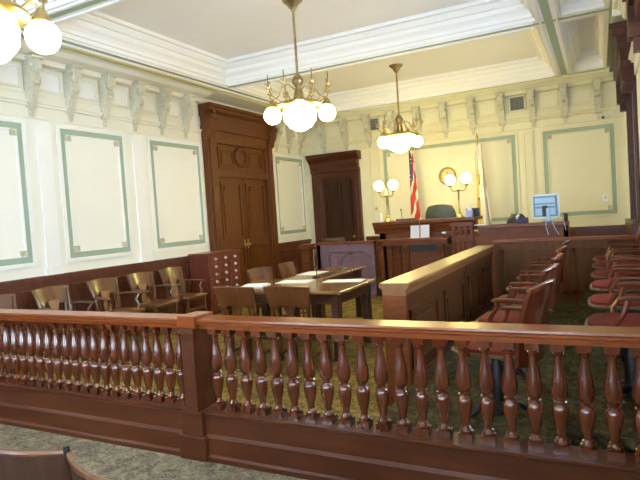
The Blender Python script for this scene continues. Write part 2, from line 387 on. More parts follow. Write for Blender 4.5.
# --- coffered ceiling
def beam(x0, x1, y0, y1):
    return MB().box(x0, x1, y0, y1, ZB, ZC).build('ceiling_beam', 'ceilwhite', ceiling)
xs = [(XL+.5, -5.64), (-.66, -.36)]     # long beams (left edge, central)
beam(XL, -5.64, YF, YB); beam(-.66, -.36, YF, YB); beam(.14, XR, YF, YB)
ysb = [(YF, -2.4), (.0, .3), (3.98, 4.28), (7.80, 8.10), (11.33, YB)]
for y0, y1 in ysb: beam(-5.64, -.66, y0, y1); beam(-.36, .14, y0, y1)
CP = [(.004,ZB),(.004,ZB+.05),(.035,ZB+.05),(.035,ZB+.10),(.06,ZB+.13),(.10,ZB+.16),(.115,ZB+.2),(.115,ZB+.22),(.15,ZB+.22),(.19,ZB+.27),(.19,ZB+.29),(.25,ZB+.29),(.25,ZC)]
for i in range(4):
    y0, y1 = ysb[i][1], ysb[i+1][0]
    MB().ring(-5.64, -.66, y0, y1, CP).build('coffer_moulding', 'ceilwhite', ceiling)
    MB().ring(-.36, .14, y0, y1, [(d*.55, z) for d, z in CP]).build('coffer_moulding', 'ceilwhite', ceiling)
g = MB(); zz = ZB-.006
def gs(x0, x1, y0, y1): g.box(x0, x1, y0, y1, zz, ZB)
for x0, x1 in ((-5.80, -5.73), (-.56, -.46), (.19, .24)): gs(x0, x1, -2.4, 11.42)
for y0, y1 in ((.11,.18),(4.09,4.16),(7.90,7.97),(11.42,11.48)):
    gs(-5.73, -.56, y0, y1); gs(-.46, .19, y0, y1)
g.build('green_strip', 'green', ceiling)
g = MB(); 
for x in (-5.69, -5.85): g.box(x-.012, x+.012, -2.4, 11.3, ZB-.02, ZB)
for y in (7.84, 8.04, 11.37, 4.03, 4.23): g.box(-5.6, -.7, y-.012, y+.012, ZB-.02, ZB)
for x in (-.61, -.41): g.box(x-.012, x+.012, -2.4, 11.3, ZB-.02, ZB)
g.build('soffit_bead', 'ceilwhite', ceiling)
g = MB(); g.box(-5.93, -5.89, YF, YB-.5, 3.87, 3.895); g.build('mustard_shade_strip', 'mustardshade', ceiling)  # thin strip added as the painted shade line below the soffit

# --- doors
def big_door():
    W = LW; u0, u1 = 8.0, 10.22
    b = MB()
    wbox(b, W, u0, u0+.28, 0, 3.32, 0, .12); wbox(b, W, u1-.28, u1, 0, 3.32, 0, .12)
    wbox(b, W, u0+.05, u0+.2, .3, 3.25, .12, .15); wbox(b, W, u1-.2, u1-.05, .3, 3.25, .12, .15)
    wbox(b, W, u0+.28, u1-.28, 3.05, 3.32, 0, .12); wbox(b, W, u0+.28, u1-.28, 2.42, 2.55, 0, .11)
    wbox(b, W, u0-.02, u0+.3, 0, .3, 0, .16); wbox(b, W, u1-.3, u1+.02, 0, .3, 0, .16)
    o = struct(b.build('door_1', 'door', bevel=.006))
    c = MB(); wbox(c, W, u0-.02, u1+.02, 3.27, 3.35, 0, .17); wbox(c, W, u0, u1, 3.35, 3.52, 0, .14)
    du = V(1,0,0)
    c.extr([(0,3.51),(.16,3.51),(.18,3.56),(.25,3.61),(.27,3.65),(.31,3.67),(.31,3.72),(0,3.72)], W(u0-.07,0,0), du, (0,0,1), V(0, u1-u0+.14, 0))
    c.build('cornice', 'door', o)
    for u in (u0-.03, u1-.17):
        k = MB(); k.extr([(.05,3.53),(.27,3.53),(.28,3.46),(.23,3.41),(.22,3.31),(.18,3.24),(.15,3.13),(.12,3.1),(.05,3.1)], W(u,0,0), du, (0,0,1), V(0,.2,0))
        k.sphere(W(u+.1, 3.57, .25), .05, 10, 6); k.build('scroll', 'door', o)
    t = MB(); wbox(t, W, u0+.28, u1-.28, 2.55, 3.05, 0, .06); wring(t, W, u0+.36, u1-.36, 2.60, 3.0, .04, .06, .08)
    wring(t, W, u0+.46, u0+.82, 2.68, 2.93, .02, .06, .075); wring(t, W, u1-.82, u1-.46, 2.68, 2.93, .02, .06, .075)
    cc = W((u0+u1)/2-.04, 2.84, .07); t.lathe([(.20,-.02),(.21,.0),(.20,.03),(.15,.03),(.14,.0)], cc, 20, 'x')
    for k in range(14):
        a = 2*pi*k/14; t.sphere(cc+V(.02, .18*cos(a), .18*sin(a)), .032, 8, 5)
    t.build('transom_panel', 'door', o)
    mid = (u0+u1)/2
    for s, (a, c_) in enumerate(((u0+.28, mid-.01), (mid+.01, u1-.28))):
        d = MB(); wbox(d, W, a, c_, .02, 2.42, 0, .05)
        wring(d, W, a+.08, c_-.08, 1.25, 2.33, .04, .05, .075); wbox(d, W, a+.17, c_-.17, 1.34, 2.2, .05, .065)
        wring(d, W, a+.08, c_-.08, .2, 1.08, .04, .05, .075); wbox(d, W, a+.17, c_-.17, .3, .98, .05, .065)
        wbox(d, W, a+.2, c_-.2, 2.16, 2.26, .05, .085)
        l = d.build('door_leaf', 'door', o)
        h = MB(); uu = c_-.05 if s == 0 else a+.05; wbox(h, W, uu-.02, uu+.02, 1.02, 1.2, .05, .056); h.sphere(W(uu, 1.1, .09), .028, 10, 6); h.build('door_knob', 'brass', l)
big_door()
def back_door():
    W = BW; b = MB(); u0, u1 = -6.16, -4.93; a0, a1 = -5.87, -5.11
    wbox(b, W, u0, a0, 0, 2.60, 0, .12); wbox(b, W, a1, u1, 0, 2.60, 0, .12); wbox(b, W, a0, a1, 2.45, 2.60, 0, .12)
    wbox(b, W, u0+.08, a0-.06, .3, 2.4, .12, .15); wbox(b, W, a1+.06, u1-.08, .3, 2.4, .12, .15)
    o = struct(b.build('door_2', 'bar', bevel=.005))
    c = MB(); wbox(c, W, u0+.02, u1-.02, 2.60, 2.84, 0, .13); wbox(c, W, u0, u1, 2.60, 2.65, 0, .17)
    c.extr([(0,2.82),(.14,2.82),(.17,2.87),(.24,2.93),(.27,2.96),(.27,3.02),(0,3.02)], W(u0-.05,0,0), (0,-1,0), (0,0,1), V(u1-u0+.09,0,0))
    c.build('cornice', 'bar', o)
    for u in (u0, u1-.17):
        k = MB(); k.extr([(.05,2.83),(.21,2.83),(.2,2.76),(.16,2.70),(.15,2.62),(.11,2.56),(.05,2.55)], W(u,0,0), (0,-1,0), (0,0,1), V(.17,0,0)); k.build('scroll', 'bar', o)
    d = MB(); wbox(d, W, a0, a1, 0, 2.45, 0, .03)
    for x0, x1 in ((a0+.07, (a0+a1)/2-.03), ((a0+a1)/2+.03, a1-.07)):
        wring(d, W, x0, x1, 1.2, 2.35, .03, .03, .05); wring(d, W, x0, x1, .15, 1.1, .03, .03, .05); wbox(d, W, x0+.07, x1-.07, 1.3, 2.25, .03, .04)
    l = d.build('door_leaf', 'doordark', o)
    h = MB(); h.sphere(W(a1-.05, 1.05, .07), .03, 10, 6); h.build('door_knob', 'brass', l)
back_door()

# ---------------------------------------------------------------- the bar (balustrade)
bar = thing('balustrade', 'long dark red wooden railing with turned balusters across the foreground', 'railing', (0, 2.87, 0))
x0, x1 = XL+.06, XR-.02; px0, px1 = -2.515, -2.41
for a, c in ((x0, px0), (px1, x1)):
    p = MB(); p.extr([(-.095,0),(-.095,.155),(-.078,.175),(-.078,.295),(-.088,.305),(-.088,.32),(.088,.32),(.088,.305),(.078,.295),(.078,.175),(.095,.155),(.095,0)], (a,0,0), (0,1,0), (0,0,1), (c-a,0,0))
    q = p.build('plinth', 'bar', bar)
    s = MB(); s.extr([(-.107,0),(-.107,.03),(-.095,.045),(.095,.045),(.107,.03),(.107,0)], (a,0,0), (0,1,0), (0,0,1), (c-a,0,0)); s.build('shoe_moulding', 'bar', q)
    r = MB(); r.extr([(-.04,.862),(-.04,.878),(-.056,.882),(-.056,.892),(-.072,.900),(-.072,.914),(-.082,.922),(-.080,.934),(.080,.934),(.082,.922),(.072,.914),(.072,.900),(.056,.892),(.056,.882),(.04,.878),(.04,.862)], (a,0,0), (0,1,0), (0,0,1), (c-a,0,0))
    r.build('handrail', 'rail', bar)
p = MB(); p.box(px0, px1, -.10, .10, .30, .875); p.box(px0-.06, px1+.06, -.125, .12, 0, .16); p.box(px0-.035, px1+.035, -.112, .112, .16, .315)
p.box(px0-.01, px1+.01, -.108, .108, .84, .87)
p.build('post', 'bar', bar, .004)
MB().box(px0-.02, px1+.02, -.10, .10, .875, .955).build('post_cap', 'rail', bar, .006)
prof = [(.030,.362),(.033,.368),(.033,.376),(.023,.384),(.020,.389),(.025,.393),(.019,.398),(.0185,.412),(.0235,.435),(.0295,.46),(.034,.49),(.0362,.518),(.0355,.54),(.030,.552),(.022,.559),(.021,.562),(.030,.566),(.030,.572),(.021,.577),(.028,.586),(.035,.602),(.0375,.625),(.036,.655),(.029,.70),(.022,.745),(.0175,.79),(.0175,.80),(.025,.806),(.025,.814),(.02,.818),(.02,.826)]
prof = [(r*1.1, z) for r, z in prof]
b = MB(); b.lathe(prof, (0,0,0), 20); b.box(-.037, .037, -.037, .037, .32, .364); b.box(-.033, .033, -.033, .033, .826, .862)
bal = b.build('baluster', 'barv', bar)
PB = .1157; bx = [-2.310+.1164*k for k in range(24)] + [-2.615-.1065*k for k in range(35)]
bal.location = (bx[0], 0, 0)
for x in bx[1:]:
    c = bal.copy(); COL.objects.link(c); c.parent = bar; c.location = (x, 0, 0)

# ---------------------------------------------------------------- jury box
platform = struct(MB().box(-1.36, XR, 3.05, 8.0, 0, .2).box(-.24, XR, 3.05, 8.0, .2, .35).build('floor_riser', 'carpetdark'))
def partition(y0, y1, near, label):
    t = thing('jury_box_partition', label, 'partition', (-1.47, y0, 0), 0, None)
    L = y1-y0
    b = MB().box(-.07, .07, 0, L, 0, .90); b.box(-.085, .085, 0, L, 0, .2); b.box(-.085, .085, 0, L, .84, .90)
    b.build('body', 'part', t, .004)
    MB().extr([(-.095,.90),(-.095,.935),(-.11,.95),(-.125,.958),(-.125,.985),(-.115,.995),(.115,.995),(.125,.985),(.125,.958),(.11,.95),(.095,.935),(.095,.90)], (0,-.01,0), (1,0,0), (0,0,1), (0,L+.01,0)).build('cap_rail', 'raily', t)
    n = max(1, round(L/.95)); s = L/n
    for k in range(n):
        for sd in (-1, 1):
            p = MB(); a, c = k*s+.12, (k+1)*s-.12; X0, X1 = sd*.07, sd*.09
            p.box(X0, X1, a, a+.04, .28, .76).box(X0, X1, c-.04, c, .28, .76).box(X0, X1, a, c, .28, .32).box(X0, X1, a, c, .72, .76)
            p.box(X0, sd*.083, a+.13, c-.13, .38, .66); p.build('raised_panel', 'part', t)
    if near:
        MB().box(-.10, .10, -.02, .03, .0, .90).build('end_post', 'bench', t, .006)
    return t
partition(4.07, 6.22, True, 'low dark panelled partition in front of the jury seats, section nearer the railing')
partition(6.25, 7.98, False, 'low dark panelled partition of the jury box, section nearer the judge')
t = thing('jury_box_end_wall', 'low panelled wooden wall closing the far end of the jury box', 'partition', (0, 8.02, 0))
MB().box(-1.36, XR-.05, -.015, .06, 0, 1.02).build('body', 'endwall', t)
MB().box(-1.38, XR-.05, -.04, .08, 1.02, 1.06).build('cap_rail', 'rail', t, .006)
for a, c in ((-1.28,-.45),(-.37,.36)):
    p = MB().box(a, a+.05, -.035, -.012, .3, .92).box(c-.05, c, -.035, -.012, .3, .92).box(a, c, -.035, -.012, .3, .35).box(a, c, -.035, -.012, .87, .92).box(a+.12, c-.12, -.03, -.012, .45, .78); p.build('raised_panel', 'endwall', t)

def jury_chair(label):
    t = thing('jury_chair', label, 'chair')
    def D(rx, ry, z0, z1):      # seat outline, front is +y and rounded
        pts = []
        for k in range(24):
            a = 2*pi*k/24; c, s = cos(a), sin(a)
            e = .55
            pts.append((rx*math.copysign(abs(c)**e, c), ry*math.copysign(abs(s)**e, s)))
        return pts
    b = MB(); b.extr(D(.255,.245,0,0), (0,0,.438), (1,0,0), (0,1,0), (0,0,.022)); seat = b.build('seat', 'rim', t, .008)
    b = MB(); P = D(.240,.228,0,0); n = len(P)
    vs = [(x,y,.46) for x,y in P]+[(x*.96,y*.96,.478) for x,y in P]+[(x*.7,y*.7,.487) for x,y in P]
    b.add(vs, [(i,(i+1)%n,(i+1)%n+n,i+n) for i in range(n)]+[(i+n,(i+1)%n+n,(i+1)%n+2*n,i+2*n) for i in range(n)]+[tuple(range(2*n,3*n)), tuple(range(n))[::-1]], True)
    b.build('cushion', 'red', t)
    def back(u, v):
        a = (u-.5)*2; x = a*(.245-.02*v); y = -.215-.05*(1-a*a)-.08*v*v; z = .40+.43*v+ (.025*(1-a*a))*v
        return (x, y, z), (a*.35, 1, .15)
    b = MB(); b.sheet(back, 10, 8, .022); b.build('backrest', 'jury', t)
    def crest(u, v):
        a = (u-.5)*2; x = a*.232; y = -.30-.05*(1-a*a)+(v-.5)*.03; z = .845+.025*(1-a*a)
        return (x, y, z), (0, 0, 1)
    b = MB(); b.sheet(crest, 10, 2, .03); b.build('crest_rail', 'jury', t, .006)
    for s in (-1, 1):
        b = MB(); b.extr([(-.27,.632),(-.05,.642),(.03,.642),(.06,.636),(.06,.655),(.03,.661),(-.05,.661),(-.27,.653)], (s*.285-.032,0,0), (0,1,0), (0,0,1), (.064,0,0))
        a = b.build('armrest', 'juryarm', t, .008)
        b = MB(); b.tube([(s*.25,.08,.44),(s*.275,.09,.5),(s*.285,.04,.57),(s*.285,.02,.64)], [.02,.016,.014,.018], 8); b.build('arm_support', 'jury', a)
    MB().lathe([(.045,.0),(.045,.30),(.03,.33),(.03,.38),(.09,.40),(.09,.425)], (0,0,.02), 14).build('pedestal', 'iron', t)
    b = MB()
    for k in range(4):
        a = pi/4+k*pi/2; b.tube([(0,0,.09),(.12*cos(a),.12*sin(a),.07),(.2*cos(a),.2*sin(a),.02)], [.03,.022,.02], 8)
    b.build('base', 'iron', t)
    return t
jc = jury_chair('')
JG = 'jury chairs inside the jury box'
R1 = ['front-row jury chair nearest the railing, red seat and dark red curved back', 'front-row jury chair second from the railing, wooden arms towards the partition', 'front-row jury chair in the middle of its row, third from the railing', 'front-row jury chair fourth from the railing, mostly behind nearer backs', 'front-row jury chair farthest from the railing, by the end wall']
R2 = ['back-row jury chair nearest the railing, red cushion partly below the handrail line', 'back-row jury chair second from the railing, full rounded red cushion showing', 'back-row jury chair third from the railing, red cushion along the right wall', 'back-row jury chair fourth from the railing, red cushion along the right wall', 'back-row jury chair fifth from the railing, small red cushion in the distance', 'back-row jury chair farthest from the railing, smallest red cushion by the end wall']
first = True
for k, y in enumerate([3.58+.88*i for i in range(5)]):
    if first: jc.location = (-.63, y, .2); jc.rotation_euler = (0,0,pi/2-radians(12)); jc['label'] = R1[0]; jc['group'] = JG; first = False
    else: copy_tree(jc, (-.65-.014*k, y, .2), pi/2-radians((0,5,2,4,1)[k]), R1[k], JG)
for k, y in enumerate([3.50+.80*i for i in range(6)]): copy_tree(jc, (.13, y+.15, .35), pi/2, R2[k], JG)

# ---------------------------------------------------------------- oak chairs
def oak_chair(arms, label, group):
    t = thing('oak_armchair' if arms else 'oak_side_chair', label, 'chair', group=group)
    WM = 'oak' if arms else 'oaktable'
    b = MB()
    def seat(u, v):
        a = (u-.5)*2; y = -.21+.45*v; w = .21+.025*v; 
        return (a*w, y, .445-.012*(1-a*a)*(1-abs(v-.4))), (0, 0, 1)
    b.sheet(seat, 8, 6, .035); b.build('seat', 'oakseat', t, .006)
    for s in (-1, 1):
        MB().bar((s*.205,.20,0), (s*.205,.19,.43), .042).build('front_leg', WM, t, .004)
        b = MB(); b.tube([(s*.185,-.24,0),(s*.185,-.20,.43),(s*.20,-.215,.62),(s*.235,-.285,.86)], [.024,.027,.024,.02], 6); b.build('back_leg', WM, t)
        MB().bar((s*.195,-.21,.16), (s*.205,.19,.18), .022).build('side_stretcher', WM, t)
    MB().bar((-.2,.19,.25), (.2,.19,.25), .022, .035).build('front_stretcher', WM, t)
    b = MB().bar((-.19,.18,.40), (.19,.18,.40), .03, .05); b.bar((-.19,-.2,.40), (.19,-.2,.40), .03, .05); b.bar((-.2,-.2,.4), (-.2,.18,.4), .03, .05); b.bar((.2,-.2,.4), (.2,.18,.4), .03, .05); b.build('seat_rail', WM, t)
    def crest(u, v):
        a = (u-.5)*2; zt = .895-.012*a*a; zb = .675+.035*(1-min(1,abs(a)*1.3)**2)-.01
        z = zb+(zt-zb)*v; w = .215+.045*(z-.66)/.23
        return (a*w, -.225-.065*(z-.62)/.25-.045*(1-a*a), z), (a*.3, 1, .25)
    b = MB(); b.sheet(crest, 14, 6, .024); b.build('crest_board', WM, t)
    def splat(u, v):
        a = (u-.5)*2; w = .035+.03*sin(v*pi*1.6+.3)**2+.01*v
        return (a*w, -.205-.05*v, .44+.29*v), (0, 1, .2)
    b = MB(); b.sheet(splat, 4, 8, .014); b.build('splat', 'splat' if arms else WM, t)
    for s in (-1, 1):
        MB().tube([(s*.13,-.205,.44),(s*.14,-.215,.58),(s*.15,-.245,.70)], .011, 6).build('back_spindle', WM, t)
    if arms:
        for s in (-1, 1):
            b = MB(); b.tube([(s*.205,-.23,.66),(s*.245,-.12,.67),(s*.27,.0,.665),(s*.28,.10,.66),(s*.275,.17,.655)], [.022,.024,.028,.032,.02], 8, .55)
            a = b.build('armrest', WM, t)
            b = MB(); b.tube([(s*.215,.10,.44),(s*.25,.12,.50),(s*.235,.08,.57),(s*.27,.11,.65)], [.02,.022,.018,.02], 8); b.build('arm_support', WM, a)
    return t
LWG = 'oak armchairs along the left wall'
oc = oak_chair(True, 'oak armchair against the left wall, nearest the card cabinet', LWG); oc.location = (-5.88, 6.68, 0); oc.rotation_euler = (0,0,-pi/2)
for y, l in ((6.02, 'oak armchair against the left wall, second from the card cabinet'), (5.33, 'oak armchair against the left wall, third from the card cabinet'), (4.53, 'oak armchair against the left wall, fourth from the card cabinet'), (3.80, 'oak armchair at the left edge of the view, mostly below the handrail')):
    copy_tree(oc, (-5.88, y, 0), -pi/2, l, LWG)
TG = 'oak chairs at the counsel tables'
sc = oak_chair(False, 'oak chair with its back to the railing, left one at the near table', TG); sc.location = (-3.40, 4.88, 0); sc.rotation_euler = (0,0,radians(-2))
copy_tree(sc, (-2.81, 4.92, 0), radians(2), 'oak chair with its back to the railing, right one at the near table', TG)
copy_tree(sc, (-4.02, 6.40, 0), radians(-96), 'oak chair on the far side of the tables, pale back nearer the card cabinet', TG)
copy_tree(sc, (-3.98, 7.14, 0), radians(-84), 'oak chair on the far side of the tables, farther pale back before the door', TG)

# ---------------------------------------------------------------- tables
def table(label, x0, x1, y0, y1):
    t = thing('counsel_table', label, 'table', ((x0+x1)/2, (y0+y1)/2, 0)); a, c = (x1-x0)/2, (y1-y0)/2
    MB().box(-a, a, -c, c, .725, .76).build('tabletop', 'table', t, .008)
    b = MB().box(-a+.07, a-.07, -c+.07, -c+.095, .61, .725).box(-a+.07, a-.07, c-.095, c-.07, .61, .725).box(-a+.07, -a+.095, -c+.07, c-.07, .61, .725).box(a-.095, a-.07, -c+.07, c-.07, .61, .725)
    b.build('apron', 'tableleg', t)
    for sx in (-1, 1):
        for sy in (-1, 1):
            X, Y = sx*(a-.1), sy*(c-.1)
            MB().box(X-.045, X+.045, Y-.045, Y+.045, 0, .725).build('leg', 'tableleg', t, .006)
    return t
table('near oak counsel table with papers, crosswise behind two chairs', -4.1, -2.45, 5.14, 6.18)
table('far oak counsel table running lengthwise towards the judge', -3.80, -3.22, 6.2, 7.72)
def paper(name, label, cx, cy, w, d, rz, z=.76, h=.006, cat='papers'):
    b = MB(); b.box(-w/2, w/2, -d/2, d/2, 0, h*.6); 
    b.add([Matrix.Rotation(.12, 3, 'Z') @ V(x, y, zz) for zz in (h*.6, h) for x, y in ((-w/2*.9,-d/2*.85),(w/2*.9,-d/2*.85),(w/2*.9,d/2*.85),(-w/2*.9,d/2*.85))], [(0,3,2,1),(4,5,6,7),(0,1,5,4),(1,2,6,5),(2,3,7,6),(3,0,4,7)])
    o = b.build(name, 'paper'); o.location = (cx, cy, z+.001); o.rotation_euler = (0,0,rz); return tag(o, label, cat)
paper('paper_stack', 'stack of white papers at the left end of the near table', -3.78, 5.55, .30, .24, .2, h=.02)
paper('paper_stack', 'open white papers in the middle of the near table between the two chair backs', -3.45, 5.95, .42, .30, .1)
paper('paper_sheet', 'white sheets at the right end of the near table', -2.80, 6.0, .48, .24, .12)
paper('paper_sheet', 'white sheets on the far table beside the microphones', -3.68, 6.85, .30, .42, -.05)
def mic(label, loc, rz, ln=.34):
    t = thing('microphone', label, 'microphone', loc, rz)
    MB().lathe([(.06,0),(.06,.012),(.045,.022),(.015,.03),(.012,.035)], (0,0,0), 16).build('base', 'black', t)
    MB().tube([(0,0,.03),(0,.0,.13),(0,.05,ln*.6),(0,.13,ln*.75)], .006, 6).build('gooseneck', 'black', t)
    MB().tube([(0,.12,ln*.74),(0,.17,ln*.72)], [.014,.016], 10).build('mic_head', 'black', t)
    return t
mic('black gooseneck microphone on the far table near the papers', (-3.35, 6.35, .76), 1.2, .26)
mic('black gooseneck microphone at the far end of the far table', (-3.45, 7.35, .76), -1.2, .3)
o = MB().tube([(-3.30,6.45,.768),(-3.42,6.55,.767),(-3.28,6.62,.767),(-3.40,6.72,.767),(-3.32,6.9,.767),(-3.36,7.2,.767)], .006, 6).build('microphone_cable', 'black'); tag(o, 'black cable looping over the counsel tables', 'cable')

# ---------------------------------------------------------------- card cabinet
t = thing('card_cabinet', 'dark red wooden drawer cabinet with rows of silver pulls by the left wall', 'cabinet', (-6.13, 7.80, 0))
MB().box(-.22, .20, -.44, .44, .06, 1.02).build('body', 'cabinet', t, .004)
MB().box(-.23, .23, -.46, .46, 1.02, 1.06).build('top', 'cabinet', t, .006)
MB().box(-.20, .19, -.42, .42, 0, .06).build('plinth', 'tableleg', t)
for r in range(7):
    for c in range(3):
        yy = -.42+c*.28; zz = .10+r*.13
        d = MB().box(.20, .218, yy+.01, yy+.27, zz+.006, zz+.122).build('drawer', 'cabinet', t, .003)
        k = MB(); k.lathe([(.028,0),(.028,.006),(.012,.010),(.012,.02),(.02,.026),(.016,.034)], (.218, yy+.14, zz+.066), 12, 'x'); k.build('pull', 'knob', d)

# ---------------------------------------------------------------- judge's bench
t = thing('judge_bench', 'tall dark carved wooden judge bench at the far wall', 'desk', (-2.82, 9.55, 0))
b = MB().box(-.85, .85, .0, .12, 0, 1.20); b.box(-.85, -.73, .0, 1.0, 0, 1.2); b.box(.73, .85, .0, .12, 0, 1.2); b.build('body', 'bench', t)
b = MB(); b.extr([(0,1.16),(-.03,1.18),(-.04,1.22),(-.08,1.27),(-.09,1.31),(-.13,1.33),(-.13,1.38),(.55,1.38),(.55,1.33),(.12,1.33),(.12,1.16)], (-.93,0,0), (0,1,0), (0,0,1), (1.86,0,0)); b.build('top', 'bench', t)
MB().box(-.76, .50, -.36, .0, 1.03, 1.07).build('writing_shelf', 'rail', t, .008)
b = MB().box(-.70, .48, -.30, .0, .95, 1.03); b.build('shelf_apron', 'bench', t)
MB().box(.52, .88, -.14, .0, 0, 1.30).build('pier', 'bench', t, .006)
for x in (-.82, -.66, -.50, -.34, .30, .44):
    b = MB().box(x-.05, x+.05, -.05, 0, 0, .94); 
    for k in (-1, 0, 1): b.tube([(x+k*.028,-.052,.15),(x+k*.028,-.052,.88)], .011, 6)
    b.build('fluted_pilaster', 'bench', t)
b = MB()
for x in (.60, .70, .80): b.sphere((x, -.15, 1.13), .042, 10, 6); b.sphere((x, -.15, 1.21), .025, 8, 5)
b.box(.50, .90, -.16, .0, 1.24, 1.28); b.box(.50, .90, -.16, .0, 1.02, 1.05); b.build('carved_block', 'bench', t)
b = MB()
for k in range(4): b.tube([(.57+k*.085,-.143,.1),(.57+k*.085,-.143,.96)], .02, 8)
b.build('pier_fluting', 'bench', t)
MB().box(-.26, .24, -.02, .01, .25, .82).build('knee_panel', 'bench', t)
MB().box(-.24, .22, -.012, .0, .83, .94).build('knee_recess_shade', 'black', t)  # flat black slab painting the shade of the kneehole
# witness box
t = thing('witness_box', 'low panelled wooden box left of the judge bench, with moulded shaped panel', 'partition', (-4.35, 9.52, 0))
MB().box(-.62, .57, 0, .06, 0, 1.0).box(-.62, -.56, 0, .3, 0, 1.0).build('body', 'witness', t)
MB().box(-.66, .585, -.05, .10, 1.0, 1.045).box(-.66, -.52, 0, .32, 1.0, 1.045).build('cap_rail', 'rail', t, .006)
b = MB()
pts = [(-.30,.86),(.36,.86),(.40,.80),(.50,.78),(.52,.68),(.56,.60),(.56,.36),(.52,.28),(.50,.20),(.40,.18),(.36,.12),(-.30,.12),(-.36,.2),(-.36,.80)]
for p, q in zip(pts, pts[1:]+pts[:1]): b.tube([(p[0],-.01,p[1]),(q[0],-.01,q[1])], .022, 6)
pts = [(-.22,.78),(.30,.78),(.34,.72),(.44,.70),(.46,.6),(.48,.5),(.46,.38),(.44,.28),(.34,.26),(.30,.2),(-.22,.2)]
for p, q in zip(pts, pts[1:]+pts[:1]): b.tube([(p[0],-.006,p[1]),(q[0],-.006,q[1])], .013, 6)
b.build('panel_moulding', 'witness', t)
MB().box(-.52, -.42, -.02, 0, .1, .95).build('stile', 'witness', t)
t = thing('gate_post', 'short square wooden newel post beside the witness box', 'post', (-5.22, 9.55, 0))
MB().box(-.09, .09, -.09, .09, 0, .95).build('shaft', 'bench', t, .004); MB().box(-.12, .12, -.12, .12, .95, 1.03).build('cap', 'bench', t, .01)
t = thing('witness_stair_rail', 'short dark balustrade between newel post and witness box', 'railing', (-5.055, 9.60, 0))
MB().box(-.04, .04, -.03, .03, .92, .96).build('handrail', 'bench', t); MB().box(-.04, .04, -.03, .03, 0, .12).build('base_rail', 'bench', t)
for x in (-.02, .02): MB().lathe([(.012,.12),(.02,.3),(.012,.5),(.022,.7),(.012,.92)], (x,0,0), 10).build('baluster', 'bench', t)
# dark wood panelled infill between left wainscot and bench already on the wall; witness chair
wc = thing('witness_chair', 'pale oak chair whose top shows above the witness box', 'chair', (-4.85, 10.25, .12), radians(180))
def wcrest(u, v):
    a = (u-.5)*2; return (a*.25, .24+.04*(1-a*a), .84+.15*v), (a*.3, 1, 0)
MB().box(-.22, .22, -.2, .2, .42, .45).build('seat', 'oakseat', wc, .01)
MB().sheet(wcrest, 8, 3, .024).build('crest_board', 'rim', wc)
for s in (-1, 1):
    MB().bar((s*.19,-.18,0), (s*.19,-.18,.42), .04).build('front_leg', 'oak', wc)
    MB().bar((s*.19,.2,0), (s*.21,.25,.86), .035).build('back_leg', 'oak', wc)
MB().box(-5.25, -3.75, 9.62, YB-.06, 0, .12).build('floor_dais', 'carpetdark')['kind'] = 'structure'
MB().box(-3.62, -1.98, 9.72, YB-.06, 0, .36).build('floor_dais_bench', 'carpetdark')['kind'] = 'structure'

# clerk's desk right of the bench
t = thing('clerk_desk', 'long dark wooden clerk desk front right of the judge bench', 'desk', (-1.35, 9.35, 0))
MB().box(-.48, .88, 0, .06, 0, 1.18).box(.82, .88, 0, .5, 0, 1.18).build('body', 'bench', t)
MB().box(-.48, .90, -.05, .16, 1.18, 1.235).build('top', 'rail', t, .008)
MB().box(-.30, .82, .06, .5, .72, .76).build('desktop', 'bench', t)
MB().box(-.55, -.05, -.02, 0, .3, 1.05).build('raised_panel', 'bench', t); MB().box(.03, .78, -.02, 0, .3, 1.05).build('raised_panel', 'bench', t)
paper('paper_stack', 'white papers lying on the clerk desk ledge beside the bench', -1.80, 9.40, .20, .13, .1, 1.235, .02)
# side desk with monitor
t = thing('computer_monitor', 'white computer monitor with blue window sheen, seen from behind near the far right', 'monitor', (-.785, 9.42, 1.236), radians(-4))
b = MB().box(-.205, .205, 0, .03, .05, .085).box(-.205, .205, 0, .03, .41, .445).box(-.205, -.175, 0, .03, .05, .445).box(.175, .205, 0, .03, .05, .445); b.build('bezel', 'bezel', t, .006)
b = MB().box(-.175, .175, -.02, .02, .085, .41); b.use(1).box(-.15, .15, -.03, -.02, .30, .385).box(-.15, -.05, -.028, -.02, .11, .22).box(.07, .15, -.028, -.02, .11, .22).box(-.15, .15, -.026, -.02, .25, .28); b.build('back_shell', ['blue', 'bluelight'], t, .003)
MB().box(-.035, .035, -.06, -.03, .09, .26).build('mount', 'black', t, .004)
MB().box(.02, .075, -.075, -.06, .02, .22).build('stand_column', 'bluelight', t, .004)
MB().lathe([(.09,0),(.09,.012),(.04,.024),(.03,.03)], (.03,-.02,0), 20).build('stand_base', 'blue', t)
MB().box(-.175, .175, .03, .034, .085, .41).build('screen', 'black', t)
b = MB(); b.tube([(.03,-.07,.10),(.02,-.14,.02),(.02,-.15,-.08),(.05,-.14,-.20)], .006, 6); b.tube([(.07,-.07,.08),(.11,-.14,.02),(.14,-.15,-.08),(.2,-.14,-.2)], .006, 6); b.build('cable', 'bluelight', t)
t = thing('power_box', 'small dark box with a thin wire right of the monitor', 'electronics', (-.50, 9.36, 1.236))
MB().box(-.035, .035, -.03, .06, 0, .12).build('body', 'doordark', t, .006)
MB().tube([(-.02,-.035,.1),(-.02,-.075,.0),(.01,-.08,-.14)], .005, 6).build('wire', 'bluelight', t)
